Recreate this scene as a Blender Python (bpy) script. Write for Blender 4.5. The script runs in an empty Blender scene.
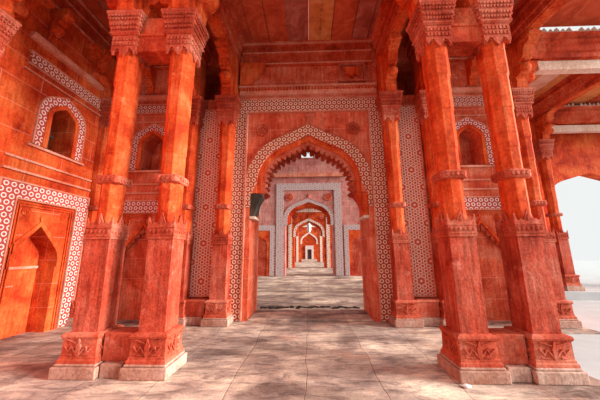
import bpy, bmesh, math, random
from mathutils import Vector, Matrix
from mathutils.geometry import tessellate_polygon
from math import pi, sin, cos, radians, sqrt, atan2, acos
random.seed(7)
C = bpy.context.scene.collection

# ------------------------------------------------------------------ materials
def new_mat(name):
    m = bpy.data.materials.new(name); m.use_nodes = True
    nt = m.node_tree; nt.nodes.clear()
    out = nt.nodes.new('ShaderNodeOutputMaterial'); b = nt.nodes.new('ShaderNodeBsdfPrincipled')
    nt.links.new(b.outputs[0], out.inputs[0])
    b.inputs['Roughness'].default_value = .75
    b.inputs['Specular IOR Level'].default_value = .06
    return m, nt, b

def N(nt, t, **k):
    n = nt.nodes.new(t)
    for a, v in k.items(): setattr(n, a, v)
    return n

def noise(nt, vec, scale, detail=5, rough=.6, dist=0):
    n = N(nt, 'ShaderNodeTexNoise'); n.inputs['Scale'].default_value = scale
    n.inputs['Detail'].default_value = detail; n.inputs['Roughness'].default_value = rough
    n.inputs['Distortion'].default_value = dist
    nt.links.new(vec, n.inputs['Vector']); return n.outputs['Fac']

def ramp(nt, fac, stops):
    r = N(nt, 'ShaderNodeValToRGB'); e = r.color_ramp.elements
    while len(e) < len(stops): e.new(.5)
    for i, (p, c) in enumerate(stops):
        e[i].position = p; e[i].color = (*c, 1) if len(c) == 3 else c
    nt.links.new(fac, r.inputs['Fac']); return r.outputs['Color']

def mix(nt, fac, a, b, mode='MIX'):
    m = N(nt, 'ShaderNodeMix', data_type='RGBA', blend_type=mode)
    for s, v in ((m.inputs[0], fac), (m.inputs[6], a), (m.inputs[7], b)):
        if hasattr(v, 'links'): nt.links.new(v, s)
        elif isinstance(v, (int, float)): s.default_value = v
        else: s.default_value = (*v, 1)
    return m.outputs[2]

def math_(nt, op, a, b=None, c=None):
    m = N(nt, 'ShaderNodeMath', operation=op)
    for i, v in enumerate((a, b, c)):
        if v is None: continue
        if hasattr(v, 'links'): nt.links.new(v, m.inputs[i])
        else: m.inputs[i].default_value = v
    return m.outputs[0]

def stone(name, dark, mid, light, joints=None, streak=.35, bump=.25, jointcol=(.75, .42, .33), blocks=0.0):
    """red sandstone: blotchy red/orange, vertical streaks, optional block courses"""
    m, nt, b = new_mat(name)
    geo = N(nt, 'ShaderNodeNewGeometry'); pos = geo.outputs['Position']
    n1 = noise(nt, pos, 1.6, 6, .62, .4)
    col = ramp(nt, n1, [(.36, dark), (.49, mid), (.64, light)])
    mp = N(nt, 'ShaderNodeMapping'); mp.inputs['Scale'].default_value = (9, 9, .9)
    nt.links.new(pos, mp.inputs['Vector'])
    n2 = noise(nt, mp.outputs[0], 2.2, 5, .65)
    st = ramp(nt, n2, [(.35, (1 - streak,) * 3), (.62, (1.0, 1.0, 1.0))])
    col = mix(nt, 1.0, col, st, 'MULTIPLY')
    n3 = noise(nt, pos, 26, 4, .7)
    fine = ramp(nt, n3, [(.34, (.66, .60, .58)), (.58, (1.04, 1.04, 1.04))])
    col = mix(nt, .8, col, fine, 'MULTIPLY')
    # pale weathering blotches
    n4 = noise(nt, pos, 4.3, 5, .7)
    w = ramp(nt, n4, [(.60, (0, 0, 0)), (.74, (.55, .55, .55))])
    col = mix(nt, w, col, (light[0] * 1.1, light[1] * 1.6, light[2] * 1.9))
    h = n3
    if joints:
        sp = N(nt, 'ShaderNodeSeparateXYZ'); nt.links.new(pos, sp.inputs[0])
        u = math_(nt, 'ADD', sp.outputs[0], sp.outputs[1])
        cb = N(nt, 'ShaderNodeCombineXYZ'); nt.links.new(u, cb.inputs[0]); nt.links.new(sp.outputs[2], cb.inputs[1])
        br = N(nt, 'ShaderNodeTexBrick'); nt.links.new(cb.outputs[0], br.inputs['Vector'])
        br.inputs['Scale'].default_value = 1; br.inputs['Brick Width'].default_value = joints[0]
        br.inputs['Row Height'].default_value = joints[1]; br.inputs['Mortar Size'].default_value = joints[2]
        br.inputs['Mortar Smooth'].default_value = .3
        br.inputs['Color1'].default_value = (1, 1, 1, 1); br.inputs['Color2'].default_value = (1 - blocks, 1 - blocks, 1 - blocks, 1)
        br.inputs['Mortar'].default_value = (1, 1, 1, 1)
        col = mix(nt, 1.0, col, br.outputs['Color'], 'MULTIPLY')
        fm = math_(nt, 'MULTIPLY', br.outputs['Fac'], .22)
        col = mix(nt, fm, col, jointcol)
        h = math_(nt, 'SUBTRACT', n3, br.outputs['Fac'])
    nt.links.new(col, b.inputs['Base Color'])
    bp = N(nt, 'ShaderNodeBump'); bp.inputs['Strength'].default_value = bump; bp.inputs['Distance'].default_value = .02
    nt.links.new(h, bp.inputs['Height']); nt.links.new(bp.outputs[0], b.inputs['Normal'])
    return m

def inlay(name, fg, bg, period, lo, hi, star=None, var=.25):
    """white stone strap-work on a coloured ground: a hexagonal star lattice in the object's own x-z plane"""
    m, nt, b = new_mat(name)
    tc = N(nt, 'ShaderNodeTexCoord'); sp = N(nt, 'ShaderNodeSeparateXYZ'); nt.links.new(tc.outputs['Object'], sp.inputs[0])
    x, z = sp.outputs[0], sp.outputs[2]
    k = 4 * pi / (sqrt(3) * period)
    def lat(k):
        s = None
        for ang in (90, 210, 330):
            a = math_(nt, 'MULTIPLY', x, k * cos(radians(ang))); c = math_(nt, 'MULTIPLY', z, k * sin(radians(ang)))
            w = math_(nt, 'COSINE', math_(nt, 'ADD', a, c))
            s = w if s is None else math_(nt, 'ADD', s, w)
        return s
    s = lat(k)
    m1 = math_(nt, 'MULTIPLY', math_(nt, 'GREATER_THAN', s, lo), math_(nt, 'LESS_THAN', s, hi))
    if star:
        s2 = lat(k / star)
        m2 = math_(nt, 'MULTIPLY', math_(nt, 'GREATER_THAN', s2, 1.1), math_(nt, 'LESS_THAN', s2, 2.1))
        m1 = math_(nt, 'MAXIMUM', math_(nt, 'MULTIPLY', m1, math_(nt, 'LESS_THAN', s2, 2.1)), math_(nt, 'MULTIPLY', m2, .25))
        m1 = math_(nt, 'MAXIMUM', m1, math_(nt, 'GREATER_THAN', s2, 2.88))
    pn = noise(nt, tc.outputs['Object'], 3.5, 4)
    ground = mix(nt, pn, bg, tuple(c * 1.6 for c in bg))
    white = mix(nt, pn, tuple(c * (1 - var) for c in fg), fg)
    nt.links.new(mix(nt, m1, ground, white), b.inputs['Base Color'])
    bp = N(nt, 'ShaderNodeBump'); bp.inputs['Strength'].default_value = .3; bp.inputs['Distance'].default_value = .01
    nt.links.new(m1, bp.inputs['Height']); nt.links.new(bp.outputs[0], b.inputs['Normal'])
    return m

RED = ((.48, .036, .011), (.72, .082, .020), (.84, .16, .042))
M = {}
M['stone'] = stone('red_sandstone', *RED)
M['shaft'] = stone('red_sandstone_shaft', (.50, .042, .012), (.74, .092, .022), (.86, .18, .06), streak=.35)
M['lower'] = stone('weathered_sandstone_shaft', (.38, .040, .020), (.56, .085, .044), (.66, .16, .10), streak=.45, bump=.6)
M['carved'] = stone('carved_sandstone', (.42, .056, .028), (.58, .105, .055), (.70, .22, .14), streak=.3, bump=.5)
M['plinth'] = stone('pale_worn_sandstone', (.42, .20, .14), (.52, .29, .22), (.62, .42, .34), streak=.25, bump=.5)
M['wall'] = stone('sandstone_blocks', *RED, joints=(1.35, .46, .010), blocks=.16)
M['wall_pale'] = stone('light_lifted_sandstone_blocks', (.62, .075, .032), (.82, .155, .075), (.88, .26, .15), joints=(1.35, .46, .010), blocks=.12)  # lightened block stone makes up for the dim light on the arch wall
M['beam'] = stone('beam_sandstone', (.40, .042, .018), (.62, .078, .030), (.74, .16, .075), joints=(1.7, 9, .008), jointcol=(.2, .03, .02))
M['haze_pinkwall'] = stone('haze_tinted_sandstone_blocks', (.58, .20, .18), (.70, .28, .24), (.76, .38, .33), joints=(1.1, .42, .015), blocks=.2, jointcol=(.6, .45, .42))  # pink tint stands in for the hazy, cooler light of the second hall
M['pale'] = stone('cream_stone', (.70, .48, .36), (.78, .58, .46), (.82, .66, .55), streak=.15)
M['void_shade'] = stone('shade_darkened_brown_stone', (.05, .028, .014), (.09, .05, .025), (.14, .08, .04), streak=.2)  # near-black brown paints the shade of the void behind the window
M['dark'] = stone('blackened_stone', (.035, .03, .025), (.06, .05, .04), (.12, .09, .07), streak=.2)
M['edge'] = stone('pale_red_moulding', (.60, .17, .10), (.70, .25, .16), (.78, .36, .26), streak=.15)
M['niche_slab'] = M['stone']  # plain sandstone, same as the main stone
M['inlay_frame'] = inlay('white_star_inlay', (.84, .66, .50), (.30, .040, .020), .125, -.45, 1.5)
M['inlay_arch'] = inlay('white_star_inlay_on_arch', (.78, .60, .44), (.30, .045, .022), .135, -.45, 1.5)
M['inlay_panel'] = inlay('rosette_inlay', (.82, .62, .50), (.42, .06, .03), .125, -.9, .9, star=4)
M['inlay_door'] = inlay('pale_lattice_inlay', (.84, .72, .68), (.34, .05, .035), .125, -.35, 1.5)
M['inlay_frieze'] = inlay('pale_frieze_inlay', (.84, .68, .58), (.30, .05, .03), .12, -.3, 1.4)
M['inlay_grey'] = inlay('grey_inlay', (.55, .50, .50), (.34, .20, .19), .30, -1.0, 1.0)
M['inlay_cream'] = inlay('cream_inlay', (.84, .78, .68), (.50, .24, .16), .40, -1.1, 1.4)

def floor_mat():
    m, nt, b = new_mat('worn_floor_slabs')
    geo = N(nt, 'ShaderNodeNewGeometry'); pos = geo.outputs['Position']
    wob = N(nt, 'ShaderNodeTexNoise'); wob.inputs['Scale'].default_value = 1.5; nt.links.new(pos, wob.inputs['Vector'])
    vm = N(nt, 'ShaderNodeVectorMath', operation='MULTIPLY_ADD'); nt.links.new(wob.outputs['Color'], vm.inputs[0])
    vm.inputs[1].default_value = (.12, .12, 0); nt.links.new(pos, vm.inputs[2])
    mp = N(nt, 'ShaderNodeMapping'); mp.inputs['Rotation'].default_value = (0, 0, pi / 2); nt.links.new(vm.outputs[0], mp.inputs[0])
    br = N(nt, 'ShaderNodeTexBrick'); nt.links.new(mp.outputs[0], br.inputs['Vector'])
    br.inputs['Scale'].default_value = 1; br.inputs['Brick Width'].default_value = 3.1; br.inputs['Row Height'].default_value = .88
    br.inputs['Mortar Size'].default_value = .007; br.offset = .37; br.inputs['Mortar Smooth'].default_value = .6
    br.inputs['Color1'].default_value = (.40, .31, .265, 1); br.inputs['Color2'].default_value = (.50, .41, .355, 1)
    br.inputs['Mortar'].default_value = (.27, .18, .15, 1)
    n1 = noise(nt, pos, .9, 8, .65, .6)
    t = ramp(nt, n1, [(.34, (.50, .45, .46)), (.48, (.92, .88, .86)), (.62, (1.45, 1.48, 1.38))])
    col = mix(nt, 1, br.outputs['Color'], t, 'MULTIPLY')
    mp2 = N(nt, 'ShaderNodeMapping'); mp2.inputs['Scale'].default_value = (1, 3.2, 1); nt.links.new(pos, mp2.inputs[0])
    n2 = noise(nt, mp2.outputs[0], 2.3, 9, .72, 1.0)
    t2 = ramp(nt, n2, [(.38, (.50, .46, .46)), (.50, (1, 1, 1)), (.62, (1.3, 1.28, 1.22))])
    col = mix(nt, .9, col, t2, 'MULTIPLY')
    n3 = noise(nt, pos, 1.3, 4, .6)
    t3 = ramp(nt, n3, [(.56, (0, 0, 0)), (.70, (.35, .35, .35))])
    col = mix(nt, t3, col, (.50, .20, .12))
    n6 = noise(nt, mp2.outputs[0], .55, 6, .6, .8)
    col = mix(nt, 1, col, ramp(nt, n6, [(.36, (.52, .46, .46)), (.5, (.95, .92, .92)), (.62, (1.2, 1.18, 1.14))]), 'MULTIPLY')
    n5 = noise(nt, pos, 30, 4, .75)
    col = mix(nt, .6, col, ramp(nt, n5, [(.3, (.65, .62, .62)), (.6, (1.08, 1.08, 1.08))]), 'MULTIPLY')
    nt.links.new(col, b.inputs['Base Color'])
    b.inputs['Roughness'].default_value = .65
    bp = N(nt, 'ShaderNodeBump'); bp.inputs['Strength'].default_value = .6; bp.inputs['Distance'].default_value = .02
    h = math_(nt, 'SUBTRACT', math_(nt, 'ADD', n2, math_(nt, 'MULTIPLY', n5, .4)), br.outputs['Fac'])
    nt.links.new(h, bp.inputs['Height']); nt.links.new(bp.outputs[0], b.inputs['Normal'])
    return m
M['floor'] = floor_mat()

def plain(name, col, rough=.7, var=.15, scale=6, metal=0):
    m, nt, b = new_mat(name)
    tc = N(nt, 'ShaderNodeTexCoord')
    n = noise(nt, tc.outputs['Object'], scale, 5)
    c = ramp(nt, n, [(.35, tuple(x * (1 - var) for x in col)), (.65, tuple(min(1, x * (1 + var)) for x in col))])
    nt.links.new(c, b.inputs['Base Color']); b.inputs['Roughness'].default_value = rough; b.inputs['Metallic'].default_value = metal
    return m
M['paving'] = plain('pale_courtyard_paving', (.44, .46, .47), .8, .06, 2)
M['paper'] = plain('white_paper', (.85, .88, .90), .6, .05)
M['glass'] = plain('milky_lamp_glass', (.80, .82, .82), .2, .05)
M['iron'] = plain('dark_iron', (.05, .045, .04), .5, .2, 20, .6)
M['whitewash'] = plain('whitewashed_stone', (.74, .62, .58), .8, .1)
M['doorwood'] = plain('dark_door_wood', (.07, .04, .035), .6, .3)

def plank_mat(name, a, bcol, c):
    m, nt, b = new_mat(name)
    tc = N(nt, 'ShaderNodeTexCoord'); geo = N(nt, 'ShaderNodeNewGeometry')
    n1 = noise(nt, geo.outputs['Position'], 2.2, 7, .7, 1.2)
    col = ramp(nt, n1, [(.33, a), (.5, bcol), (.70, c)])
    n2 = noise(nt, geo.outputs['Position'], 7, 5, .7)
    w = ramp(nt, n2, [(.60, (0, 0, 0)), (.78, (.5, .5, .5))])
    col = mix(nt, w, col, (.62, .32, .26))
    nt.links.new(col, b.inputs['Base Color']); b.inputs['Roughness'].default_value = .7
    return m
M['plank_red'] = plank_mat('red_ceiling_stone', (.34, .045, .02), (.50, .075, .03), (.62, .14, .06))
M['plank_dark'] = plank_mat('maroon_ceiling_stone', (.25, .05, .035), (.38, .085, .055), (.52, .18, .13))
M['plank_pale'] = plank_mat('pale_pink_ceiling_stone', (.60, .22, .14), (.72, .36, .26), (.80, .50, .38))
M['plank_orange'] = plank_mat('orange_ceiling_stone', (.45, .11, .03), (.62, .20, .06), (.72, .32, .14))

# ------------------------------------------------------------------ mesh helpers
def bm_box(bm, x0, x1, y0, y1, z0, z1, taper=None):
    t = taper or 0
    v = [bm.verts.new(p) for p in ((x0, y0, z0), (x1, y0, z0), (x1, y1, z0), (x0, y1, z0),
                                   (x0 + t, y0 + t, z1), (x1 - t, y0 + t, z1), (x1 - t, y1 - t, z1), (x0 + t, y1 - t, z1))]
    for f in ((3, 2, 1, 0), (4, 5, 6, 7), (0, 1, 5, 4), (1, 2, 6, 5), (2, 3, 7, 6), (3, 0, 4, 7)): bm.faces.new([v[i] for i in f])

def bm_prism(bm, pts, y0, y1):
    """extrude a simple (x,z) polygon along y"""
    a = [bm.verts.new((p[0], y0, p[1])) for p in pts]; b = [bm.verts.new((p[0], y1, p[1])) for p in pts]
    n = len(pts)
    area = sum(pts[i][0] * pts[(i + 1) % n][1] - pts[(i + 1) % n][0] * pts[i][1] for i in range(n))
    if area < 0: a.reverse(); b.reverse()
    for i in range(n):
        j = (i + 1) % n; bm.faces.new((a[j], a[i], b[i], b[j]))
    if n <= 4:
        bm.faces.new(a); bm.faces.new(b[::-1]); return
    for tri in tessellate_polygon([[Vector((v.co.x, v.co.z, 0)) for v in a]]):
        bm.faces.new([a[i] for i in tri]); bm.faces.new([b[i] for i in tri[::-1]])

def bm_prism_x(bm, pts, x0, x1):
    """extrude a (y,z) polygon along x"""
    t = bmesh.new(); bm_prism(t, pts, x0, x1)
    for v in t.verts: v.co = Vector((v.co.y, v.co.x, v.co.z))
    bmesh.ops.reverse_faces(t, faces=t.faces)
    bm_merge(bm, t); t.free()

def bm_merge(bm, t, mat=None):
    mp = {}
    for v in t.verts: mp[v] = bm.verts.new(mat @ v.co if mat else v.co)
    for f in t.faces:
        try: bm.faces.new([mp[v] for v in f.verts])
        except ValueError: pass

def bm_ring(bm, outer, inner, y0, y1, closed=False):
    """band between two equal-length polylines in x-z, extruded y0..y1"""
    n = len(outer)
    V = [[bm.verts.new((p[0], y, p[1])) for p in L] for L in (outer, inner) for y in (y0, y1)]
    of, ob, inf, ib = V
    R = range(n if closed else n - 1)
    for i in R:
        j = (i + 1) % n
        bm.faces.new((of[i], of[j], inf[j], inf[i])); bm.faces.new((ob[j], ob[i], ib[i], ib[j]))
        bm.faces.new((of[j], of[i], ob[i], ob[j])); bm.faces.new((inf[i], inf[j], ib[j], ib[i]))
    if not closed:
        bm.faces.new((of[0], inf[0], ib[0], ob[0])); bm.faces.new((inf[-1], of[-1], ob[-1], ib[-1]))

def bm_lathe(bm, prof, seg=20, cx=0, cy=0):
    rings = []
    for r, z in prof:
        rings.append([bm.verts.new((cx + r * cos(2 * pi * i / seg), cy + r * sin(2 * pi * i / seg), z)) for i in range(seg)])
    for a, b in zip(rings, rings[1:]):
        for i in range(seg): bm.faces.new((a[i], a[(i + 1) % seg], b[(i + 1) % seg], b[i]))
    bm.faces.new(rings[0][::-1]); bm.faces.new(rings[-1])

def sect(a, c):
    """square section of half width a with corners cut by c (8 points)"""
    return [(a, -a + c), (a, a - c), (a - c, a), (-a + c, a), (-a, a - c), (-a, -a + c), (-a + c, -a), (a - c, -a)]

def bm_loft(bm, secs):
    rings = [[bm.verts.new((x, y, z)) for x, y in sect(a, c)] for a, c, z in secs]
    for p, q in zip(rings, rings[1:]):
        for i in range(8): bm.faces.new((p[i], p[(i + 1) % 8], q[(i + 1) % 8], q[i]))
    bm.faces.new(rings[0][::-1]); bm.faces.new(rings[-1])

def four_sides(bm, t):
    for k in range(4): bm_merge(bm, t, Matrix.Rotation(k * pi / 2, 4, 'Z'))

def finish(bm, name, mat, parent=None, bevel=0, smooth=False):
    bmesh.ops.remove_doubles(bm, verts=bm.verts, dist=1e-5)
    bmesh.ops.recalc_face_normals(bm, faces=bm.faces)
    me = bpy.data.meshes.new(name); bm.to_mesh(me); bm.free()
    if smooth:
        for p in me.polygons: p.use_smooth = True
    me.materials.append(mat)
    o = bpy.data.objects.new(name, me); C.objects.link(o)
    if parent: o.parent = parent
    if bevel:
        md = o.modifiers.new('bevel', 'BEVEL'); md.width = bevel; md.segments = 2; md.limit_method = 'ANGLE'; md.angle_limit = radians(40)
    return o

def tag(o, label, cat=None, group=None, kind=None):
    if label: o['label'] = label
    if cat: o['category'] = cat
    if group: o['group'] = group
    if kind: o['kind'] = kind
    return o

def thing(name, label, cat, loc=(0, 0, 0), rz=0, group=None):
    o = bpy.data.objects.new(name, None); C.objects.link(o); o.location = loc; o.rotation_euler = (0, 0, rz)
    o.empty_display_size = .2
    return tag(o, label, cat, group)

def dup(root, loc, rz, label, group=None):
    def rec(o, par):
        c = o.copy(); C.objects.link(c); c.parent = par
        for ch in [x for x in bpy.data.objects if x.parent == o]: rec(ch, c)
        return c
    r = rec(root, None); r.location = loc; r.rotation_euler = (0, 0, rz)
    r['label'] = label
    if group: r['group'] = group
    elif 'group' in r: del r['group']
    return r

def struct(name, bm, mat, parent=None, bevel=0):
    o = finish(bm, name, mat, parent, bevel)
    if not parent: o['kind'] = 'structure'
    return o

def arch(a, H, z0=0, cx=0, n=10, r=.80, stilt=.17):
    """pointed four-centred arch curve on short stilts, left spring to right spring"""
    st = H * stilt; h = H - st
    r = min(r * a, .80 * h); c0 = a - r
    d = math.hypot(c0, h); th = atan2(h, -c0) - acos(min(1, r / d))
    right = [(a, 0)] + [(c0 + r * cos(th * i / n), st + r * sin(th * i / n)) for i in range(n + 1)]
    e = right[-1]
    for i in range(1, 6): right.append((e[0] * (1 - i / 6), e[1] + (H - e[1]) * i / 6))
    pts = [(-x, z) for x, z in right] + [(0, H)] + right[::-1]
    return [(cx + x, z0 + z) for x, z in pts]

def lobes(curve, n, depth, sub=7):
    """scalloped / cusped version of a curve, pushed inwards by `depth` at the tips"""
    L = [0]
    for p, q in zip(curve, curve[1:]): L.append(L[-1] + math.dist(p, q))
    T = L[-1]; out_o = []; out_i = []
    m = n * sub
    cxm = sum(p[0] for p in curve) / len(curve)
    zb = curve[0][1]
    for i in range(m + 1):
        s = T * i / m; k = max(j for j in range(len(L)) if L[j] <= s + 1e-9); k = min(k, len(curve) - 2)
        t = (s - L[k]) / max(1e-9, L[k + 1] - L[k]); p = Vector(curve[k]).lerp(Vector(curve[k + 1]), t)
        d = (Vector(curve[k + 1]) - Vector(curve[k])).normalized(); nrm = Vector((d.y, -d.x))
        ph = (i % sub) / sub
        w = abs(sin(pi * ph)) ** .7
        q = p + nrm * depth * (.35 + .65 * w)
        if (p.x - cxm) * (q.x - cxm) < 0: q.x = cxm
        out_o.append(tuple(p)); out_i.append(tuple(q))
    return out_o, out_i

def rosette_bm(r, y=-.0, cx=0, cz=0, dep=.05):
    bm = bmesh.new(); t = bmesh.new()
    bm_lathe(t, [(r, 0), (r, dep * .6), (r * .88, dep), (r * .76, dep * .6), (r * .62, dep * .5), (r * .55, dep), (r * .42, dep), (r * .36, dep * .5), (r * .25, dep * .6), (r * .2, dep * 1.3), (.01, dep * 1.4)], 20)
    bm_merge(bm, t, Matrix.Translation((cx, y, cz)) @ Matrix.Rotation(pi / 2, 4, 'X')); t.free()
    return bm

# ------------------------------------------------------------------ column
def make_column(name, label, cat, loc, rz, brackets=(0, 1, 2, 3), group=None):
    t = thing(name, label, cat, loc, rz, group)
    bm = bmesh.new(); bm_box(bm, -.29, .29, -.29, .29, 0, .135); bm_box(bm, -.265, .265, -.265, .265, .135, .165)
    finish(bm, 'plinth', M['plinth'], t, .012)
    bm = bmesh.new()
    bm_loft(bm, [(.25, 0.001, .165), (.25, .001, .20), (.235, .001, .215), (.235, .001, .235), (.225, .001, .25), (.222, .001, .44), (.235, .001, .452), (.243, .001, .475), (.235, .001, .50), (.20, .001, .515)])
    ped = finish(bm, 'pedestal', M['carved'], t, .006)
    bm = bmesh.new(); s = bmesh.new()       # lily relief on each pedestal face
    def bar(x0, z0, x1, z1, w):
        d = Vector((x1 - x0, z1 - z0)).normalized(); n = Vector((-d.y, d.x)) * w / 2
        bm_prism(s, [(x0 + n.x, z0 + n.y), (x1 + n.x * .4, z1 + n.y * .4), (x1 - n.x * .4, z1 - n.y * .4), (x0 - n.x, z0 - n.y)], -.243, -.220)
    bm_prism(s, [(-.02, .26), (0, .245), (.02, .26), (.03, .36), (0, .455), (-.03, .36)], -.245, -.221)
    for sg in (-1, 1):
        bar(sg * .015, .27, sg * .09, .36, .022); bar(sg * .09, .36, sg * .12, .30, .02); bar(sg * .12, .30, sg * .175, .36, .018)
        bar(sg * .07, .265, sg * .16, .265, .014); bar(sg * .03, .40, sg * .16, .44, .012)
    bm_merge(bm, s); s.free(); o = finish(bm, 'lily_relief', M['carved'], ped)
    for k in range(1, 4): q = o.copy(); C.objects.link(q); q.parent = ped; q.rotation_euler = (0, 0, k * pi / 2)
    bm = bmesh.new(); bm_loft(bm, [(.172, .001, .51), (.170, .001, 1.74)])
    finish(bm, 'lower_shaft', M['lower'], t, .006)
    bm = bmesh.new(); s = bmesh.new()
    bm_prism(s, [(-.1845, 1.70), (.1845, 1.70), (.1845, 2.0), (.135, 1.90), (.095, 1.935), (.06, 1.91), (0, 2.06), (-.06, 1.91), (-.095, 1.935), (-.135, 1.90), (-.1845, 2.0)], -.186, -.165)
    for i in range(6):
        x = -.15 + .06 * i; bm_prism(s, [(x - .024, 1.80), (x, 1.772), (x + .024, 1.80), (x, 1.828)], -.197, -.186)
        bm_prism(s, [(x - .008, 1.80), (x, 1.79), (x + .008, 1.80), (x, 1.81)], -.203, -.197)
    bm_box(s, -.188, .188, -.196, -.186, 1.74, 1.752); bm_box(s, -.188, .188, -.196, -.186, 1.85, 1.862)
    bm_prism(s, [(-.02, 1.93), (0, 1.90), (.02, 1.93), (0, 1.99)], -.196, -.186)
    four_sides(bm, s); s.free(); finish(bm, 'merlon_band', M['carved'], t)
    bm = bmesh.new()
    bm_loft(bm, [(.150, .090, 1.74), (.150, .090, 2.95), (.157, .094, 2.97), (.157, .094, 3.55), (.164, .096, 3.57), (.164, .096, 4.1), (.171, .09, 4.14), (.171, .09, 4.70)])
    up = finish(bm, 'upper_shaft', M['shaft'], t, .004)
    bm = bmesh.new(); s = bmesh.new()
    bm_loft(bm, [(.165, .06, 2.50), (.182, .05, 2.515), (.182, .05, 2.605), (.165, .06, 2.62)])
    for i in range(4):
        x = -.10 + .067 * i; bm_prism(s, [(x - .03, 2.56), (x, 2.525), (x + .03, 2.56), (x, 2.595)], -.196, -.18)
    four_sides(bm, s); s.free(); finish(bm, 'bracelet', M['carved'], up)
    # capital: hanging leaves, neck, flaring dentilled block
    bm = bmesh.new(); s = bmesh.new()
    bm_prism(s, [(-.1985, 4.93), (-.1985, 4.66), (-.165, 4.60), (-.13, 4.68), (-.085, 4.70), (-.055, 4.63), (0, 4.56), (.055, 4.63), (.085, 4.70), (.13, 4.68), (.165, 4.60), (.1985, 4.66), (.1985, 4.93)], -.20, -.15)
    for r in range(2):
        for i in range(7): x = -.165 + .055 * i; bm_box(s, x - .016, x + .016, -.214, -.199, 4.74 + r * .09, 4.80 + r * .09)
    four_sides(bm, s); s.free()
    bm_loft(bm, [(.178, .01, 4.665), (.198, .002, 4.925)])
    finish(bm, 'capital_neck', M['carved'], t)
    bm = bmesh.new(); s = bmesh.new()
    bm_loft(bm, [(.21, .001, 4.93), (.235, .001, 4.955), (.235, .001, 4.975), (.215, .001, 4.99), (.25, .001, 5.12), (.255, .001, 5.14), (.245, .001, 5.155), (.275, .001, 5.27), (.285, .001, 5.285), (.285, .001, 5.33)])
    for r, (z, y) in enumerate(((5.03, .225), (5.09, .24), (5.185, .252), (5.235, .265))):
        n = 10
        for i in range(n):
            x = (-y * .88) + y * 1.76 * i / (n - 1); bm_box(s, x - .013, x + .013, -y - .022, -y + .02, z - .018, z + .018)
    four_sides(bm, s); s.free(); finish(bm, 'capital', M['carved'], t)
    bm = bmesh.new(); bm_box(bm, -.19, .19, -.19, .19, 5.33, 6.47)
    finish(bm, 'bracket_core', M['stone'], t, .01)
    for k in brackets:
        o = finish(bracket_bm(), 'bracket', M['shaft'], t, .01); o.rotation_euler = (0, 0, k * pi / 2)
    return t

def bracket_bm():
    """scrolled corbel projecting towards -y from a 0.38 m core"""
    bm = bmesh.new()
    P = [(-.17, 5.33), (-.27, 5.35), (-.30, 5.50), (-.27, 5.56), (-.30, 5.60), (-.37, 5.60), (-.42, 5.63), (-.46, 5.70), (-.46, 5.79),
         (-.42, 5.86), (-.44, 5.90), (-.52, 5.93), (-.58, 6.0), (-.61, 6.12), (-.66, 6.17), (-.76, 6.19), (-.80, 6.22), (-.80, 6.28),
         (-.84, 6.30), (-.84, 6.37), (-.78, 6.38), (-.78, 6.47), (-.17, 6.47)]
    bm_prism_x(bm, P, -.12, .12)
    t = bmesh.new(); bmesh.ops.create_uvsphere(t, u_segments=16, v_segments=10, radius=.15)
    bm_merge(bm, t, Matrix.Translation((0, -.42, 5.76)) @ Matrix.Diagonal((1.0, .75, .85, 1))); t.free()
    bm_box(bm, -.15, .15, -.86, -.5, 6.29, 6.37)
    bm_prism(bm, [(-.14, 6.37), (-.10, 6.42), (-.05, 6.40), (0, 6.50), (.05, 6.40), (.10, 6.42), (.14, 6.37)], -.85, -.80)
    bm_prism(bm, [(-.10, 5.93), (-.06, 5.86), (0, 5.90), (.06, 5.86), (.10, 5.93)], -.56, -.45)
    return bm

CY, PY = 3.78, 6.16
cols = []
c0 = make_column('stone_column', 'red sandstone column, left of the arch, the one of its pair nearer the arch with a bright orange side', 'column', (-2.03, CY, 0), 0, group='free-standing columns in pairs')
G = 'free-standing columns in pairs'
def colat(x, y, label, group=G, z=0): return dup(c0, (x, y, z), 0, label, group)
colat(-2.91, CY, 'red sandstone column, outer one of the left pair, before the side wall with the niche door')
colat(2.02, CY, 'red sandstone column right of the arch, inner one of the right pair, casting a shadow on the floor')
colat(2.89, CY, 'red sandstone column, outer one of the right pair, nearest the white daylight')
colat(8.75, 9.75, 'slim distant column beside the white daylight arch at the far right', 'columns by the open right side', .22)
G2 = 'pilasters along the arcade wall'; p0 = None
for x, lab in ((-2.0, 'red pilaster with capital touching the left edge of the inlaid arch frame'), (2.02, 'red pilaster with capital touching the right edge of the inlaid arch frame'),
               (-2.92, 'half hidden red pilaster left of the left inlaid panel'), (2.98, 'half hidden red pilaster right of the right inlaid panel'),
               (-5.12, 'red corner pilaster behind the outer left column'), ):
    if p0 is None: p0 = make_column('stone_pilaster', lab, 'pilaster', (x, PY, 0), 0, (0,), G2)
    else: dup(p0, (x, PY, 0), 0, lab, G2)
make_column('stone_pilaster', 'red pilaster on the side wall, cut off by the left edge of the photo', 'pilaster', (-5.12, 3.42, 0), pi / 2, (0, 1))

make_column('stone_pilaster', 'sunlit pilaster at the right end of the arcade wall', 'pilaster', (5.12, PY, 0), 0, (0, 1))

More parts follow.
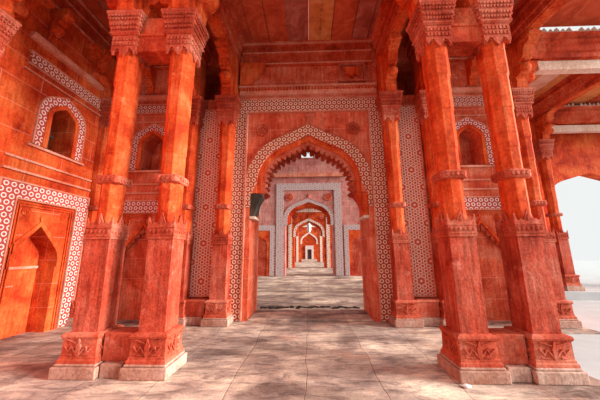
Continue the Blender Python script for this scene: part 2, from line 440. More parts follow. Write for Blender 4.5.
# linking blocks and tie beams between paired columns
for sg, x0, x1, lab in ((-1, -2.64, -2.30, 'left'), (1, 2.29, 2.62, 'right')):
    t = thing('linking_block', 'dark red low block joining the pedestals of the %s pair of columns' % lab, 'block', ((x0 + x1) / 2, CY, 0), 0, 'blocks between pedestals')
    w = (x1 - x0) / 2 - .005
    bm = bmesh.new(); bm_box(bm, -w + .03, w - .03, -.23, .23, 0, .16); finish(bm, 'plinth', M['plinth'], t, .008)
    bm = bmesh.new(); bm_box(bm, -w - .02, w + .02, -.15, .15, .16, .50); finish(bm, 'block', M['carved'], t, .01)
    t = thing('tie_beam', 'thick stone tie beam joining the capitals of the %s pair of columns' % lab, 'beam', ((x0 + x1) / 2, CY, 0), 0, 'tie beams between capitals')
    bm = bmesh.new(); w = .31
    bm_box(bm, -w + .06, w - .06, -.16, .16, 4.66, 5.28); bm_box(bm, -w + .1, w - .1, -.18, .18, 4.93, 4.98)
    finish(bm, 'beam', M['beam'], t, .01)

# ------------------------------------------------------------------ portal (framed arch) builder
def U(x0, x1, z0, z1, hole):
    """rectangle with an arch-shaped notch open at the bottom"""
    return [(x0, z0), (x0, z1), (x1, z1), (x1, z0)] + [p for p in hole[::-1]]

def portal(name, label, loc, leg, sp, ap, fw, fh, bw, mats, lob=True, corb=True, finial=True, top_in=None):
    """leg: half opening below spring, sp: spring z, ap: apex z of band inner edge, fw/fh: frame half width/height, bw: border width"""
    t = thing(name, label, 'archway', loc, 0, 'framed archways one behind another')
    fi = fw - bw
    bm = bmesh.new()
    o = [(-fw, .02), (-fw, fh), (fw, fh), (fw, .02)]; i = [(-fi, .02), (-fi, fh - bw), (fi, fh - bw), (fi, .02)]
    bm_ring(bm, o, i, -.05, 0)
    finish(bm, 'inlaid_border', mats['border'], t)
    if mats.get('edge'):
        for nm, a, h, w in (('outer_moulding', fw, fh, .035), ('inner_moulding', fi, fh - bw, -.03)):
            bm = bmesh.new(); s = abs(w) * (1 if w > 0 else -1)
            bm_ring(bm, [(-a - s, .02), (-a - s, h + s), (a + s, h + s), (a + s, .02)], [(-a, .02), (-a, h), (a, h), (a, .02)], -.075, -.0)
            finish(bm, nm, mats['edge'], t)
    # arch band
    ai = leg - .14; ao = ai + .25
    oc = arch(ao, ap + .27 - sp, sp); ic = arch(ai, ap - sp, sp)
    lg, ex = (.36, .145) if corb else (.12, 0)
    bm = bmesh.new(); bm_ring(bm, [(-ao, sp - lg)] + oc + [(ao, sp - lg)], [(-ai - ex, sp - lg), (-ai - ex, sp - .02)] + ic[1:-1] + [(ai + ex, sp - .02), (ai + ex, sp - lg)], -.03, .0)
    finish(bm, 'arch_band', mats['arch'], t)
    e = arch(ao + .035, ap + .32 - sp, sp)
    bm = bmesh.new(); bm_ring(bm, e, oc, -.045, .0); finish(bm, 'arch_moulding', mats['edge2'], t)
    if lob:
        bm = bmesh.new(); mid = arch(ai - .10, ap - .14 - sp, sp); bm_ring(bm, ic, mid, .06, .5); finish(bm, 'inner_arch', mats['inner'], t)
        for k, (dy, dep, n, g) in enumerate(((.12, .15, 27, .10), (.75, .20, 25, .02))):
            lo, li = lobes(arch(ai - g, ap - g * 1.4 - sp, sp), n, dep)
            bm = bmesh.new(); bm_ring(bm, lo, li, dy, dy + .09); finish(bm, 'lobed_fringe', mats['lobe'], t)
    for sg in (-1, 1):
        cx = sg * (fi - .42); cz = fh - bw - .50
        finish(rosette_bm(.17 * mats.get('s', 1), 0, cx, cz, .05), 'rosette', mats['ros'], t)
    if finial:
        bm = bmesh.new(); z = ap + .31
        bm_prism(bm, [(-.02, z), (.02, z), (.05, z + .08), (.02, z + .10), (.07, z + .19), (.0, z + .28), (-.07, z + .19), (-.02, z + .10), (-.05, z + .08)], -.05, 0)
        finish(bm, 'finial', mats['ros'], t)
    if corb:
        for sg in (-1, 1):
            bm = bmesh.new()
            sq = sp - .02
            P = [(sg * (leg + .02), sq - .56), (sg * (leg - .09), sq - .56), (sg * (leg - .13), sq - .42), (sg * (leg - .17), sq - .25), (sg * (leg - .27), sq - .08), (sg * (leg - .27), sq), (sg * (leg + .02), sq)]
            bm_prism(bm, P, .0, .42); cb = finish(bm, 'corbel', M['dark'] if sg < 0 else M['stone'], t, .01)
            bm = bmesh.new(); bm_box(bm, min(sg * (leg - .12), sg * (leg + .01)), max(sg * (leg - .12), sg * (leg + .01)), -.02, .5, sp - .64, sp - .58)
            finish(bm, 'ledge', M['pale'], cb)
    return t, ic, sp

MF = dict(border=M['inlay_frame'], arch=M['inlay_arch'], edge=M['edge'], edge2=M['carved'], lobe=M['carved'], ros=M['carved'], inner=M['shaft'])
WY = 6.35                                       # face of the arcade wall
portal('arched_portal', 'large pointed archway in the foreground wall framed by a white star inlay border', (0, WY, 0), 1.42, 2.95, 4.45, 1.90, 5.42, .33, MF)

def hole(leg, sp, ap, z0=0):
    ai = leg - .14
    return [(-leg, z0), (-leg, sp - .02)] + arch(ai, ap - sp, sp) + [(leg, sp - .02), (leg, z0)]

# ------------------------------------------------------------------ arcade wall
def shift(pts, dx): return [(x + dx, z) for x, z in pts]
TOP = 7.3
bm = bmesh.new()
bm_prism(bm, U(-1.9, 1.9, 0, 5.75, hole(1.42, 2.95, 4.45)), WY, 7.5)
bm_box(bm, -1.9, 1.9, WY, 7.5, 5.75, TOP)
NICHE = [(x - .08, z) for x, z in [(-.45, 0), (-.45, 1.25)] + arch(.45, .78, 1.25) + [(.45, 1.25), (.45, 0)]]
BIGN = [(-.56, 0), (-.56, 1.25)] + arch(.56, .92, 1.25) + [(.56, 1.25), (.56, 0)]
UPN = lambda z: [(-.27, z), (-.27, z + .62)] + arch(.27, .36, z + .62) + [(.27, z + .62), (.27, z)]
for sg in (-1, 1):
    xa, xb = sorted((sg * 1.9, sg * 2.95)); bm_box(bm, xa, xb, WY, 7.5, 0, 5.5); bm_box(bm, xa, xb, WY, 7.5, 6.55, TOP)
    bm_box(bm, xa, xb, 7.3, 7.5, 5.5, 6.55)
    cx = sg * 4.0
    xa, xb = sorted((sg * 2.95, sg * 5.2))
    bm_prism(bm, U(xa, xb, 0, 3.58, shift(BIGN, cx)), WY, WY + .12); bm_box(bm, xa, xb, WY + .12, WY + .45, 0, 3.58)
    bm_prism(bm, U(xa, xb, 3.58, TOP, shift(UPN(3.58), cx)), WY, WY + .45)
    bm_box(bm, xa, xb, WY + .45, 7.5, 0, TOP)
bm_box(bm, 5.2, 5.45, WY, 7.5, 0, TOP)
struct('wall_front', bm, M['wall_pale'])
# left side wall
bm = bmesh.new()
s = bmesh.new()
LX = -5.2; LC = 5.06
hw = WY - LC
bm_prism(s, U(-1.4, hw, 0, 3.55, NICHE), 0, .55); bm_prism(s, U(-1.4, hw, 3.55, TOP, UPN(3.55)), 0, .55)
bm_merge(bm, s, Matrix.Translation((LX, LC, 0)) @ Matrix.Rotation(pi / 2, 4, 'Z')); s.free()
bm_box(bm, LX - .8, LX - .55, 3.0, 7.0, 0, 3.5)
bm_box(bm, LX - .8, LX - .55, 3.0, 7.0, 5.0, TOP)
bm_box(bm, LX - .6, LX, -3.0, LC - 1.4, 0, TOP)
struct('wall_left', bm, M['wall'])
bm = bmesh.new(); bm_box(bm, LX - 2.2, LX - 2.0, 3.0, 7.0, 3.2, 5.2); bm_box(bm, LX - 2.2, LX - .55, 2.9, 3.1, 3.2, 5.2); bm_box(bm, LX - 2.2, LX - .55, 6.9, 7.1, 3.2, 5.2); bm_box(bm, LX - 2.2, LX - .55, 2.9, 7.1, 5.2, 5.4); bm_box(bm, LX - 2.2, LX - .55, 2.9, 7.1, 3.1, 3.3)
struct('wall_chamber', bm, M['void_shade'])

# ------------------------------------------------------------------ niche, window, frieze, panel things
def door_niche(label, loc, rz, leg=.56, sp=1.25, ap=2.17, deep=False):
    t = thing('door_niche', label, 'niche', loc, rz, 'framed door niches')
    fw, fh, bw = .90, 2.76, .27
    bm = bmesh.new(); fi = fw - bw
    bm_ring(bm, [(-fw, .02), (-fw, fh), (fw, fh), (fw, .02)], [(-fi, .02), (-fi, fh - bw), (fi, fh - bw), (fi, .02)], -.03, 0)
    finish(bm, 'inlaid_border', M['inlay_door'], t)
    for a, h, w in ((fw, fh, .03), (fi, fh - bw, -.025)):
        bm = bmesh.new()
        bm_ring(bm, [(-a - w, .02), (-a - w, h + w), (a + w, h + w), (a + w, .02)], [(-a, .02), (-a, h), (a, h), (a, .02)], -.05, 0)
        finish(bm, 'moulding', M['edge'], t)
    bm = bmesh.new()
    for q in (.06, .11):
        a = fi - q
        bm_ring(bm, [(-a, .02), (-a, fh - bw - q), (a, fh - bw - q), (a, .02)], [(-a + .02, .02), (-a + .02, fh - bw - q - .02), (a - .02, fh - bw - q - .02), (a - .02, .02)], -.03, 0)
    finish(bm, 'panel_moulding', M['stone'], t)
    ic = arch(leg - .07 if not deep else leg, ap - sp, sp)
    oc = arch((leg if not deep else leg + .09) , ap - sp + .09, sp)
    if deep: oc = shift(oc, -.08); ic = shift(ic, -.08)
    bm = bmesh.new(); bm_ring(bm, oc, ic, -.03, .0 if deep else .06); finish(bm, 'arch_moulding', M['stone'], t)
    if not deep:
        lo, li = lobes(arch(leg, ap - sp, sp), 15, .11)
        bm = bmesh.new(); bm_ring(bm, lo, li, .03, .07); finish(bm, 'lobed_fringe', M['carved'], t)
    for sg in (-1, 1): finish(rosette_bm(.085, 0, sg * .38, fh - bw - .22, .03), 'rosette', M['stone'], t)
    z = ap + .09
    bm = bmesh.new(); bm_prism(bm, shift([(-.015, z), (.015, z), (.04, z + .07), (0, z + .12), (-.04, z + .07)], -.08 if deep else 0), -.03, 0); finish(bm, 'finial', M['stone'], t)
    return t
door_niche('door niche with white lattice border in the left side wall', (LX, LC, 0), pi / 2, .45, 1.25, 2.03, True)
door_niche('shaded door niche in the far wall behind the left pair of columns', (-4.0, WY, 0), 0)
door_niche('bright orange niche with scalloped arch behind the right pair of columns', (4.0, WY, 0), 0)
# shallow step blocks closing the lower part of the left niche door
t = thing('niche_door_panel', 'smooth orange stone slab filling the left wall door niche', 'stone panel', (LX - .5, LC, 0), pi / 2)
bm = bmesh.new(); bm_box(bm, -.525, .365, -.14, 0, 0, 2.04); finish(bm, 'slab', M['niche_slab'], t, .01)
bm = bmesh.new(); bm_box(bm, -.52, .36, -.17, -.14, 1.22, 1.27); bm_box(bm, -.52, -.05, -.16, -.14, .9, .93); finish(bm, 'ledge', M['edge'], t, .005)

def upper_niche(label, loc, rz, z, window):
    t = thing('arched_window' if window else 'upper_niche', label, 'window' if window else 'niche', loc, rz, 'small arched openings high on the walls')
    a, H, leg = .27, .36, .62
    def outline(e): return [(-a - e, z), (-a - e, z + leg)] + arch(a + e, H + e * 1.0, z + leg) + [(a + e, z + leg), (a + e, z)]
    bm = bmesh.new(); bm_ring(bm, outline(.25), outline(.09), -.03, 0); finish(bm, 'inlaid_border', M['inlay_door'], t)
    bm = bmesh.new(); bm_ring(bm, outline(.09), outline(.0), -.05, .0); finish(bm, 'arch_moulding', M['stone'], t)
    bm = bmesh.new(); bm_ring(bm, outline(.275), outline(.25), -.045, 0); finish(bm, 'outer_moulding', M['edge'], t)
    bm = bmesh.new(); bm_box(bm, -.62, .62, -.06, 0, z - .07, z - .02); finish(bm, 'sill', M['edge'], t, .008)
    if window:
        bm = bmesh.new()
        bm_box(bm, -.27, .27, .42, .46, z + .45, z + .49)
        bm_ring(bm, [(-.2, z), (-.2, z + .55)] + arch(.2, .3, z + .55) + [(.2, z + .55), (.2, z)], [(-.16, z), (-.16, z + .55)] + arch(.16, .25, z + .55) + [(.16, z + .55), (.16, z)], .43, .46)
        finish(bm, 'window_frame', M['dark'], t)
    return t
upper_niche('dark open arched window high in the left side wall with a white lattice surround', (LX, LC, 0), pi / 2, 3.55, True)
upper_niche('small shaded arched niche high on the wall between the two left columns', (-4.0, WY, 0), 0, 3.58, False)
upper_niche('small bright arched niche with white surround high on the wall between the two right columns', (4.0, WY, 0), 0, 3.58, False)

def frieze(label, loc, rz, half, z0=5.02, z1=5.24):
    t = thing('inlaid_frieze', label, 'frieze', loc, rz, 'white inlaid friezes high on the walls')
    bm = bmesh.new(); bm_box(bm, -half, half, -.03, 0, z0, z1); finish(bm, 'inlay_strip', M['inlay_frieze'], t)
    bm = bmesh.new(); bm_box(bm, -half - .03, half + .03, -.05, 0, z1, z1 + .03); bm_box(bm, -half - .03, half + .03, -.05, 0, z0 - .03, z0); finish(bm, 'moulding', M['edge'], t)
frieze('white inlaid frieze above the window of the left side wall', (LX, LC, 0), pi / 2, .84)
frieze('shaded inlaid frieze above the small niche between the left columns', (-4.0, WY, 0), 0, .86, 5.14, 5.36)
frieze('pale inlaid frieze above the small niche between the right columns', (4.0, WY, 0), 0, .86, 5.14, 5.40)

for sg, lab in ((-1, 'tall red panel with fine white rosette inlay between the two left pilasters'), (1, 'tall brightly lit panel with white rosette inlay between the two right pilasters')):
    t = thing('inlaid_panel', lab, 'panel', (sg * 2.5, WY, 0), 0, 'tall inlaid panels beside the arch')
    bm = bmesh.new(); bm_box(bm, -.27, .27, -.05, 0, .56, 5.15); finish(bm, 'inlay', M['inlay_panel'], t)
    bm = bmesh.new(); bm_ring(bm, [(-.30, .53), (-.30, 5.18), (.30, 5.18), (.30, .53)], [(-.27, .56), (-.27, 5.15), (.27, 5.15), (.27, .56)], -.07, 0, True); finish(bm, 'frame', M['edge'], t)
    bm = bmesh.new(); bm_box(bm, -.22, .22, -.32, 0, .165, .46); bm_box(bm, -.23, .23, -.34, 0, .46, .51); finish(bm, 'pedestal', M['carved'], t, .008)
    bm = bmesh.new(); bm_box(bm, -.2, .2, -.36, 0, 0, .165); finish(bm, 'plinth', M['plinth'], t, .008)

# string courses and cornices on the walls
def cornice(label, loc, rz, half, group='stepped cornices under the ceiling'):
    t = thing('cornice', label, 'cornice', loc, rz, group)
    bm = bmesh.new()
    bm_prism_x(bm, [(0, 6.42), (-.10, 6.42), (-.10, 6.50), (-.04, 6.52), (-.04, 6.72), (-.12, 6.74), (-.12, 6.80), (-.07, 6.82), (-.07, 6.98), (-.13, 6.99), (-.20, 7.05), (0, 7.05)], -half, half)
    finish(bm, 'mouldings', M['beam'], t)
    for za, d in ((6.44, .115), (6.755, .135), (7.0, .19)):
        bm = bmesh.new(); bm_box(bm, -half, half, -d, -.02, za, za + .03); finish(bm, 'fillet', M['edge'], t)
    return t
cornice('stepped cornice along the wall above the big archway', (0, WY, 0), 0, 1.72)
cornice('stepped cornice on the wall above the left niches', (-4.0, WY, 0), 0, 1.05)
cornice('stepped cornice on the wall above the right niches', (4.0, WY, 0), 0, 1.05)
cornice('purplish stepped cornice running along the top of the left side wall', (LX, 4.75, 0), pi / 2, 1.4)

t = thing('stone_ledge', 'pale ledge just above the inlaid frame of the big archway', 'ledge', (0, WY, 0))
bm = bmesh.new(); bm_prism_x(bm, [(0, 5.56), (-.05, 5.58), (-.10, 5.72), (-.16, 5.74), (-.16, 5.78), (0, 5.78)], -1.78, 1.78); finish(bm, 'ledge', M['edge'], t)
bm = bmesh.new()
for i in range(44):
    x = -1.74 + i * .081; bm_box(bm, x - .022, x + .022, -.155, -.06, 5.67, 5.72)
finish(bm, 'dentils', M['stone'], t)
# stepped ornament left and small relief panel right on the attic wall
t = thing('relief_ornament', 'stepped scroll relief on the wall above the left corner of the arch frame', 'relief', (-1.45, WY, 0))
bm = bmesh.new(); bm_prism(bm, [(-.3, 5.8), (-.02, 5.8), (.03, 5.90), (-.03, 5.96), (.06, 6.0), (.16, 6.06), (.20, 6.14), (.15, 6.18), (.24, 6.2), (.30, 6.28), (.26, 6.31), (.34, 6.42), (-.3, 6.42)], -.2, 0); finish(bm, 'scroll', M['shaft'], t, .01)
t = thing('relief_panel', 'small framed relief panel on the wall above the right corner of the arch frame', 'relief', (1.12, WY, 0))
bm = bmesh.new(); bm_ring(bm, [(-.30, 5.88), (-.30, 6.40), (.40, 6.40), (.40, 5.88)], [(-.26, 5.92), (-.26, 6.36), (.36, 6.36), (.36, 5.92)], -.12, 0, True); finish(bm, 'frame', M['carved'], t)
bm = bmesh.new(); bm_prism(bm, [(-.2, 6.3), (-.1, 6.2), (-.14, 6.12), (0, 6.08), (.06, 6.0), (.12, 6.1), (.24, 6.04), (.30, 6.3)], -.11, 0); finish(bm, 'carving', M['shaft'], t)

# upper wall corbel ornaments on side wall and back walls (little scrolled brackets on a course)
def wall_scroll(label, loc, rz):
    t = thing('scrolled_bracket', label, 'bracket', loc, rz, 'scrolled wall brackets below the cornices')
    bm = bmesh.new()
    bm_prism_x(bm, [(0, 5.70), (-.06, 5.70), (-.10, 5.82), (-.07, 5.88), (-.16, 5.92), (-.20, 6.02), (-.16, 6.08), (-.26, 6.12), (-.30, 6.24), (-.36, 6.28), (-.36, 6.42), (0, 6.42)], -.09, .09)
    finish(bm, 'scroll', M['shaft'], t, .008)
    bm = bmesh.new(); bm_box(bm, -.13, .13, -.05, 0, 5.62, 5.72); finish(bm, 'foot', M['carved'], t, .006)
wall_scroll('scrolled bracket high on the left side wall nearer the side pilaster', (LX, 4.5, 0), pi / 2)
wall_scroll('scrolled bracket high on the left side wall nearer the corner', (LX, 5.6, 0), pi / 2)
wall_scroll('scrolled bracket seen high between the left pair of columns', (-4.2, WY, 0), 0)
wall_scroll('scrolled bracket seen high between the right pair of columns', (4.25, WY, 0), 0)
for x, y, rz, h, lab in ((LX, LC, pi / 2, .92, 'thin ledge above the frieze on the left side wall'), (-4.0, WY, 0, .88, 'thin shaded ledge above the frieze behind the left columns'), (4.0, WY, 0, .88, 'thin bright ledge above the frieze behind the right columns')):
    t = thing('stone_ledge', lab, 'ledge', (x, y, 0), rz); bm = bmesh.new()
    bm_prism_x(bm, [(0, 5.50), (-.06, 5.52), (-.10, 5.58), (-.10, 5.62), (0, 5.62)], -h, h); finish(bm, 'ledge', M['edge'], t)
    for za, zb, d in ((4.86, 4.89, .04), (3.18, 3.22, .035), (2.95, 2.99, .05)):
        bm = bmesh.new(); bm_box(bm, -h, h, -d, 0, za, zb); finish(bm, 'string_course', M['edge'], t)

# ------------------------------------------------------------------ beams, ceiling
def beam(name, label, p, q, w=.34, z0=6.47, z1=7.05, group='roof beams'):
    """beam from p to q (xy), with stepped mouldings on both sides"""
    p = Vector(p); q = Vector(q); mid = (p + q) / 2; d = q - p; L = d.length
    t = thing(name, label, 'beam', (mid.x, mid.y, 0), atan2(d.y, d.x), group)
    P = [(-w / 2, z0), (-w / 2, z0 + .14), (-w / 2 - .04, z0 + .16), (-w / 2 - .04, z0 + .34), (-w / 2 - .10, z0 + .37), (-w / 2 - .10, z0 + .43), (-w / 2 - .06, z0 + .45), (-w / 2 - .06, z1 - .1), (-w / 2 - .16, z1)]
    bm = bmesh.new(); bm_prism_x(bm, P + [(-y, z) for y, z in P[::-1]], -L / 2, L / 2)
    finish(bm, 'beam', M['beam'], t)
    bm = bmesh.new(); bm_box(bm, -L / 2, L / 2, -w / 2 + .05, w / 2 - .05, z0 - .025, z0); finish(bm, 'soffit_strip', M['stone'], t)
    return t
for x, lab in ((-2.0, 'long roof beam over the inner left column running to the arch wall'), (2.02, 'long roof beam over the inner right column running to the arch wall'),
               (-2.87, 'roof beam over the outer left column running to the far wall'), (2.89, 'roof beam over the outer right column running to the far wall'),
               (5.12, 'roof beam over the far right pilaster at the open side')):
    beam('roof_beam', lab, (x, CY + .2), (x, WY))
    beam('roof_beam', 'near stretch of the ' + lab.split(' running')[0].replace('long ', ''), (x, 2.0), (x, CY - .2))
for x0, x1, lab in ((-5.2, 5.2, 'cross beam over the two pairs of columns'),):
    beam('cross_beam', lab, (x0, CY), (x1, CY))
GS = 'ceiling slabs'
def slab(x0, x1, y0, y1, mat, label):
    bm = bmesh.new(); bm_box(bm, x0 + .006, x1 - .006, y0, y1, 7.05, 7.2); o = finish(bm, 'roof_slab', M[mat], None, .012)
    return tag(o, label, 'slab', GS)
edges = [-1.98, -1.47, -1.0, -.49, .05, .64, 1.18, 1.6, 1.98]
kinds = ['plank_red', 'plank_red', 'plank_red', 'plank_dark', 'plank_orange', 'plank_red', 'plank_dark', 'plank_dark']
words = ['leftmost red ceiling slab of the middle bay beside the left beam', 'second red ceiling slab from the left in the middle bay', 'pinkish red ceiling slab third from the left in the middle bay', 'maroon ceiling slab just left of the orange one',
         'orange ceiling slab with a line of small dark marks over the archway', 'red ceiling slab just right of the orange one', 'dark maroon ceiling slab second from the right beam', 'dark ceiling slab against the right beam']
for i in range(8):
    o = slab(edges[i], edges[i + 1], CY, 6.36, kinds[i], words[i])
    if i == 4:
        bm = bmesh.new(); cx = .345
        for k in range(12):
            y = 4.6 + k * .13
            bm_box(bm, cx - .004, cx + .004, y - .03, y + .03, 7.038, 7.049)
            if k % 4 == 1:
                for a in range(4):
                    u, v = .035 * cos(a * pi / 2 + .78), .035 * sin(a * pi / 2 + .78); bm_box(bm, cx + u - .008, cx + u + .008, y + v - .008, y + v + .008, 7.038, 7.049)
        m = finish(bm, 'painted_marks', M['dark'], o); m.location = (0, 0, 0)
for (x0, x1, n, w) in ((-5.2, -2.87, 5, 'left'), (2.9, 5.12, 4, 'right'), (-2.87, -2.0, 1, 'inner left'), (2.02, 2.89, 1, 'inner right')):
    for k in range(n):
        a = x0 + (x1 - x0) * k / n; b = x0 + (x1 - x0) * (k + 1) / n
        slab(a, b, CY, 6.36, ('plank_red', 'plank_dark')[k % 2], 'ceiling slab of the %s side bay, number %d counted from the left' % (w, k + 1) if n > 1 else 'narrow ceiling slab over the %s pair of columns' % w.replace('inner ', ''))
bm = bmesh.new(); bm_box(bm, -5.8, 5.3, 2.2, CY, 7.05, 7.3); bm_box(bm, 5.3, 9.2, 3.3, PY - .2, 7.05, 7.3); struct('ceiling', bm, M['plank_red'])

# ------------------------------------------------------------------ floor
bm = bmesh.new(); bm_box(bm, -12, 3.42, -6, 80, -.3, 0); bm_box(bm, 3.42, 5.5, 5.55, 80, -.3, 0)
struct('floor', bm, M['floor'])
bm = bmesh.new(); bm_box(bm, 3.42, 40, -12, 5.55, -.34, -.02); bm_box(bm, 5.5, 40, 5.55, 9.2, -.34, -.02); bm_box(bm, 5.5, 40, 9.2, 40, -.34, .22)
struct('ground', bm, M['paving'])

# worn sill under the archway and broken edge
t = thing('threshold', 'worn stone sill under the big archway', 'threshold', (0, WY + .5, 0))
bm = bmesh.new(); bm_box(bm, -1.41, 1.41, -.48, .62, 0, .035); finish(bm, 'sill', M['floor'], t, .012)
bm = bmesh.new()
for i in range(90):
    x = -1.35 + 2.7 * random.random(); y = 1.03 + random.gauss(0, .09); r = random.uniform(.02, .055)
    tt = bmesh.new(); bmesh.ops.create_icosphere(tt, subdivisions=1, radius=r)
    for v in tt.verts: v.co *= random.uniform(.7, 1.2)
    bm_merge(bm, tt, Matrix.Translation((x, y, r * .2)) @ Matrix.Diagonal((1.6, 1, .5, 1))); tt.free()
o = finish(bm, 'stone_rubble', M['dark'], None); o.location = (0, WY + .5, 0); tag(o, 'dark line of stone crumbs on the floor just beyond the archway', 'rubble', kind='stuff')
bm = bmesh.new(); tt = bmesh.new(); bmesh.ops.create_icosphere(tt, subdivisions=2, radius=.035)
for v in tt.verts: v.co *= random.uniform(.6, 1.25)
bm_merge(bm, tt, Matrix.Translation((0, 0, .016)) @ Matrix.Diagonal((1.5, .9, .5, 1))); tt.free()
o = finish(bm, 'crumpled_paper', M['paper']); o.location = (1.76, 3.42, 0); tag(o, 'tiny crumpled white paper on the floor by the inner right column', 'litter')

# ------------------------------------------------------------------ rooms beyond
ML = dict(border=M['inlay_grey'], arch=M['inlay_grey'], edge=None, edge2=M['haze_pinkwall'], lobe=M['stone'], ros=M['carved'], inner=M['stone'], s=1.6)
Y2 = 18.2
portal('arched_portal', 'second archway seen through the first, with a grey inlaid border on haze-tinted pink stone', (0, Y2, 0), 1.62, 3.45, 4.95, 2.25, 6.3, .5, ML, corb=False)
bm = bmesh.new(); bm_prism(bm, U(-7, 7, 0, 8.2, hole(1.62, 3.45, 4.95)), Y2, Y2 + 1.1)
bm_box(bm, -7, -.55, Y2, Y2 + 1.1, 8.2, 9.6); bm_box(bm, .35, 7, Y2, Y2 + 1.1, 8.2, 9.6); bm_box(bm, -.55, .35, Y2, Y2 + 1.1, 9.3, 9.6)
struct('wall_2', bm, M['haze_pinkwall'])
bm = bmesh.new(); bm_box(bm, -5.2, 5.2, 7.5, Y2 + 1.1, 9.6, 9.9); bm_box(bm, -5.8, 5.45, 7.3, 7.5, 7.2, 9.6); struct('ceiling_2', bm, M['haze_pinkwall'])
t = thing('stone_ledge', 'pale horizontal ledge above the second archway', 'ledge', (0, Y2, 0)); bm = bmesh.new(); bm_box(bm, -2.6, 2.6, -.15, 0, 6.75, 7.0); finish(bm, 'ledge', M['edge'], t)
for sg, lab in ((-1, 'left'), (1, 'right')):
    t = thing('side_doorway', 'low grey framed doorway %s of the second archway' % lab, 'doorway', (sg * 3.45, Y2, 0), 0, 'side doorways of the second hall')
    bm = bmesh.new(); bm_ring(bm, [(-1.1, .02), (-1.1, 3.35), (1.1, 3.35), (1.1, .02)], [(-.8, .02), (-.8, 3.0), (.8, 3.0), (.8, .02)], -.06, 0); finish(bm, 'inlaid_border', M['inlay_grey'], t)
    bm = bmesh.new(); bm_prism(bm, U(-.8, .8, .0, 3.0, [(-.6, 0), (-.6, 1.9)] + arch(.6, .7, 1.9) + [(.6, 1.9), (.6, 0)]), -.04, 0); finish(bm, 'surround', M['stone'], t)
    bm = bmesh.new(); bm_box(bm, -.6, .6, -.015, 0, 0, 2.7); finish(bm, 'recess', M['lower'], t)

def far_wall(n, Y, leg, sp, ap, mat, amat, label, th=.8):
    bm = bmesh.new(); bm_prism(bm, U(-5, 5, 0, 7.2, hole(leg, sp, ap)), Y, Y + th); struct('wall_%d' % n, bm, mat)
    m = dict(border=amat, arch=amat, edge=None, edge2=M['stone'], lobe=M['stone'], ros=M['carved'], inner=M['stone'], s=1.4)
    portal('arched_portal', label, (0, Y, 0), leg, sp, ap, 2.1, 6.0, .35, m, corb=False)
far_wall(3, 27.5, 1.50, 3.2, 4.75, M['wall'], M['inlay_cream'], 'third archway in the row, red with cream inlaid bands', 1.2)
far_wall(4, 44.0, 1.30, 3.0, 4.6, M['wall'], M['inlay_cream'], 'fourth archway in the row, small and cream edged', 1.2)
bm = bmesh.new(); bm_box(bm, -5, 5, Y2 + 1.1, 27.5, 7.2, 7.4); struct('ceiling_3', bm, M['beam'])
bm = bmesh.new(); bm_box(bm, -5, 5, 28.7, 32, 7.2, 7.4); struct('ceiling_4', bm, M['beam'])
bm = bmesh.new(); bm_box(bm, -5, 5, 45.2, 66, 7.2, 7.4); struct('ceiling_5', bm, M['beam'])
bm = bmesh.new(); bm_box(bm, -5, 5, 66, 67, 0, 7.2); struct('wall_back', bm, M['wall'])
t = thing('end_doorway', 'tiny white framed dark door at the far end of the row of arches', 'door', (0.05, 66, 0))
bm = bmesh.new(); bm_ring(bm, [(-1.0, .02), (-1.0, 3.2), (1.0, 3.2), (1.0, .02)], [(-.5, .02), (-.5, 2.3), (.5, 2.3), (.5, .02)], -.2, 0); finish(bm, 'frame', M['whitewash'], t)
bm = bmesh.new(); bm_box(bm, -.5, .5, -.08, 0, 0.02, 2.3); finish(bm, 'door_leaf', M['doorwood'], t)
t = thing('hanging_lamp', 'small milky glass lamp hanging on a chain in the passage beyond the second arch', 'lamp', (0.0, 24.0, 3.25))
bm = bmesh.new(); bm_lathe(bm, [(.03, .0), (.12, .08), (.2, .3), (.16, .5), (.24, .62), (.1, .8), (.04, .9)], 14); finish(bm, 'glass_shade', M['glass'], t, smooth=True)
bm = bmesh.new(); bm_lathe(bm, [(.02, .9), (.02, 3.95)], 6); finish(bm, 'chain', M['iron'], t)
bm = bmesh.new(); bm_lathe(bm, [(.05, .88), (.1, .92), (.05, .98)], 10); finish(bm, 'cap', M['iron'], t)

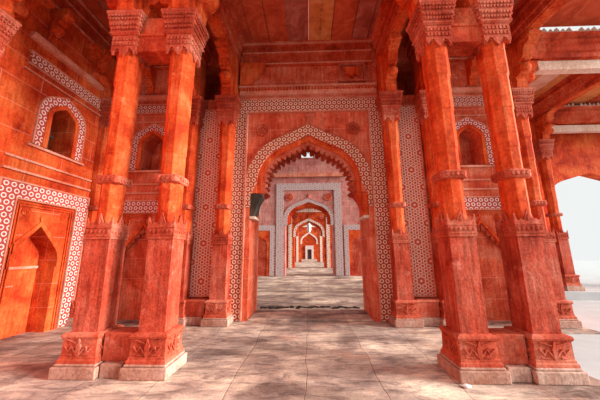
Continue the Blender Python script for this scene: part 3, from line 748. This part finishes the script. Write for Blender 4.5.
# ------------------------------------------------------------------ open bays to the right
bm = bmesh.new(); bm_box(bm, 5.45, 8.55, 9.95, 10.4, .2, 7.3); struct('wall_right', bm, M['wall'])
ARX = 10.75
bm = bmesh.new(); bm_prism(bm, U(8.55, 16, .22, 7.3, shift([(-1.75, .22), (-1.75, 2.9)] + arch(1.75, 1.55, 2.9) + [(1.75, 2.9), (1.75, .22)], ARX)), 10.2, 10.6); struct('wall_opening', bm, M['stone'])
beam('cross_beam', 'bright orange cross beam from the end pilaster out to the right', (5.2, PY), (12, PY), z0=6.2, z1=6.78)
beam('cross_beam', 'farther cross beam at the right above the slim distant column', (8.75, 9.75), (15, 9.75), z0=6.25, z1=6.8)
beam('roof_beam', 'diagonally receding roof beam between the two right cross beams', (8.75, PY + .2), (8.75, 9.6))
for x0, x1, y, lab in ((5.75, 8.2, PY, 'cream strip under the nearer orange cross beam at the right'), (9.2, 13.5, 9.75, 'cream strip under the farther cross beam at the right')):
    t = thing('cream_strip', lab, 'lintel', ((x0 + x1) / 2, y, 0)); h = (x1 - x0) / 2
    bm = bmesh.new(); bm_box(bm, -h, h, -.10, .10, 5.92, 6.17); finish(bm, 'strip', M['pale'], t, .01)  # plain cream band under the beam
    bm = bmesh.new(); P = [(-h, 6.81)]; n = int(h * 2 / .3)
    for i in range(n):
        a = -h + 2 * h * i / n; w = 2 * h / n
        P += [(a, 6.9), (a + w * .25, 7.0 if i % 3 else 6.93), (a + w * .5, 6.88), (a + w * .75, 7.03)]
    P += [(h, 6.9), (h, 6.81)]
    bm_prism(bm, P, -.2, -.12); finish(bm, 'daylit_gap_edge', M['pale'], t)  # jagged cream edge paints the daylight in the gap above the beam
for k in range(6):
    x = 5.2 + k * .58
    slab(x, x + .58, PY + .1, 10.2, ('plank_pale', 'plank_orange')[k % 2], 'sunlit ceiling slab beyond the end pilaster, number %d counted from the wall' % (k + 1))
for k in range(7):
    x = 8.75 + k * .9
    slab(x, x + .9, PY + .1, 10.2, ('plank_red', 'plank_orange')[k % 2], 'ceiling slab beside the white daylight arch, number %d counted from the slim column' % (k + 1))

# ------------------------------------------------------------------ light
w = bpy.data.worlds.new('World'); bpy.context.scene.world = w; w.use_nodes = True
bg = w.node_tree.nodes['Background']; bg.inputs[0].default_value = (.955, .985, .98, 1); bg.inputs[1].default_value = .82
def sun(name, d, energy, ang, col):
    l = bpy.data.lights.new(name, 'SUN'); l.energy = energy; l.angle = radians(ang); l.color = col
    o = bpy.data.objects.new(name, l); C.objects.link(o); o.location = (10, 0, 12)
    o.rotation_euler = Vector(d).to_track_quat('-Z', 'Y').to_euler(); return o
sun('sun', (-1, .11, -.30), 11.6, 30, (1, .95, .88))

# ------------------------------------------------------------------ camera
cam = bpy.data.cameras.new('camera'); cam.sensor_width = 36; cam.lens = 266.7 * 36 / 600; cam.clip_end = 300; cam.clip_start = .05
co = bpy.data.objects.new('camera', cam); C.objects.link(co)
Rm = Matrix.Rotation(radians(1.9), 4, 'Z') @ Matrix.Rotation(pi / 2 + radians(11.2), 4, 'X') @ Matrix.Rotation(radians(-.3), 4, 'Z')
co.matrix_world = Matrix.Translation((0, 0, 1.5)) @ Rm
sc = bpy.context.scene; sc.camera = co
sc.view_settings.view_transform = 'Standard'; sc.view_settings.look = 'None'; sc.view_settings.exposure = 0.16; sc.view_settings.gamma = 1
sc.view_settings.use_curve_mapping = False
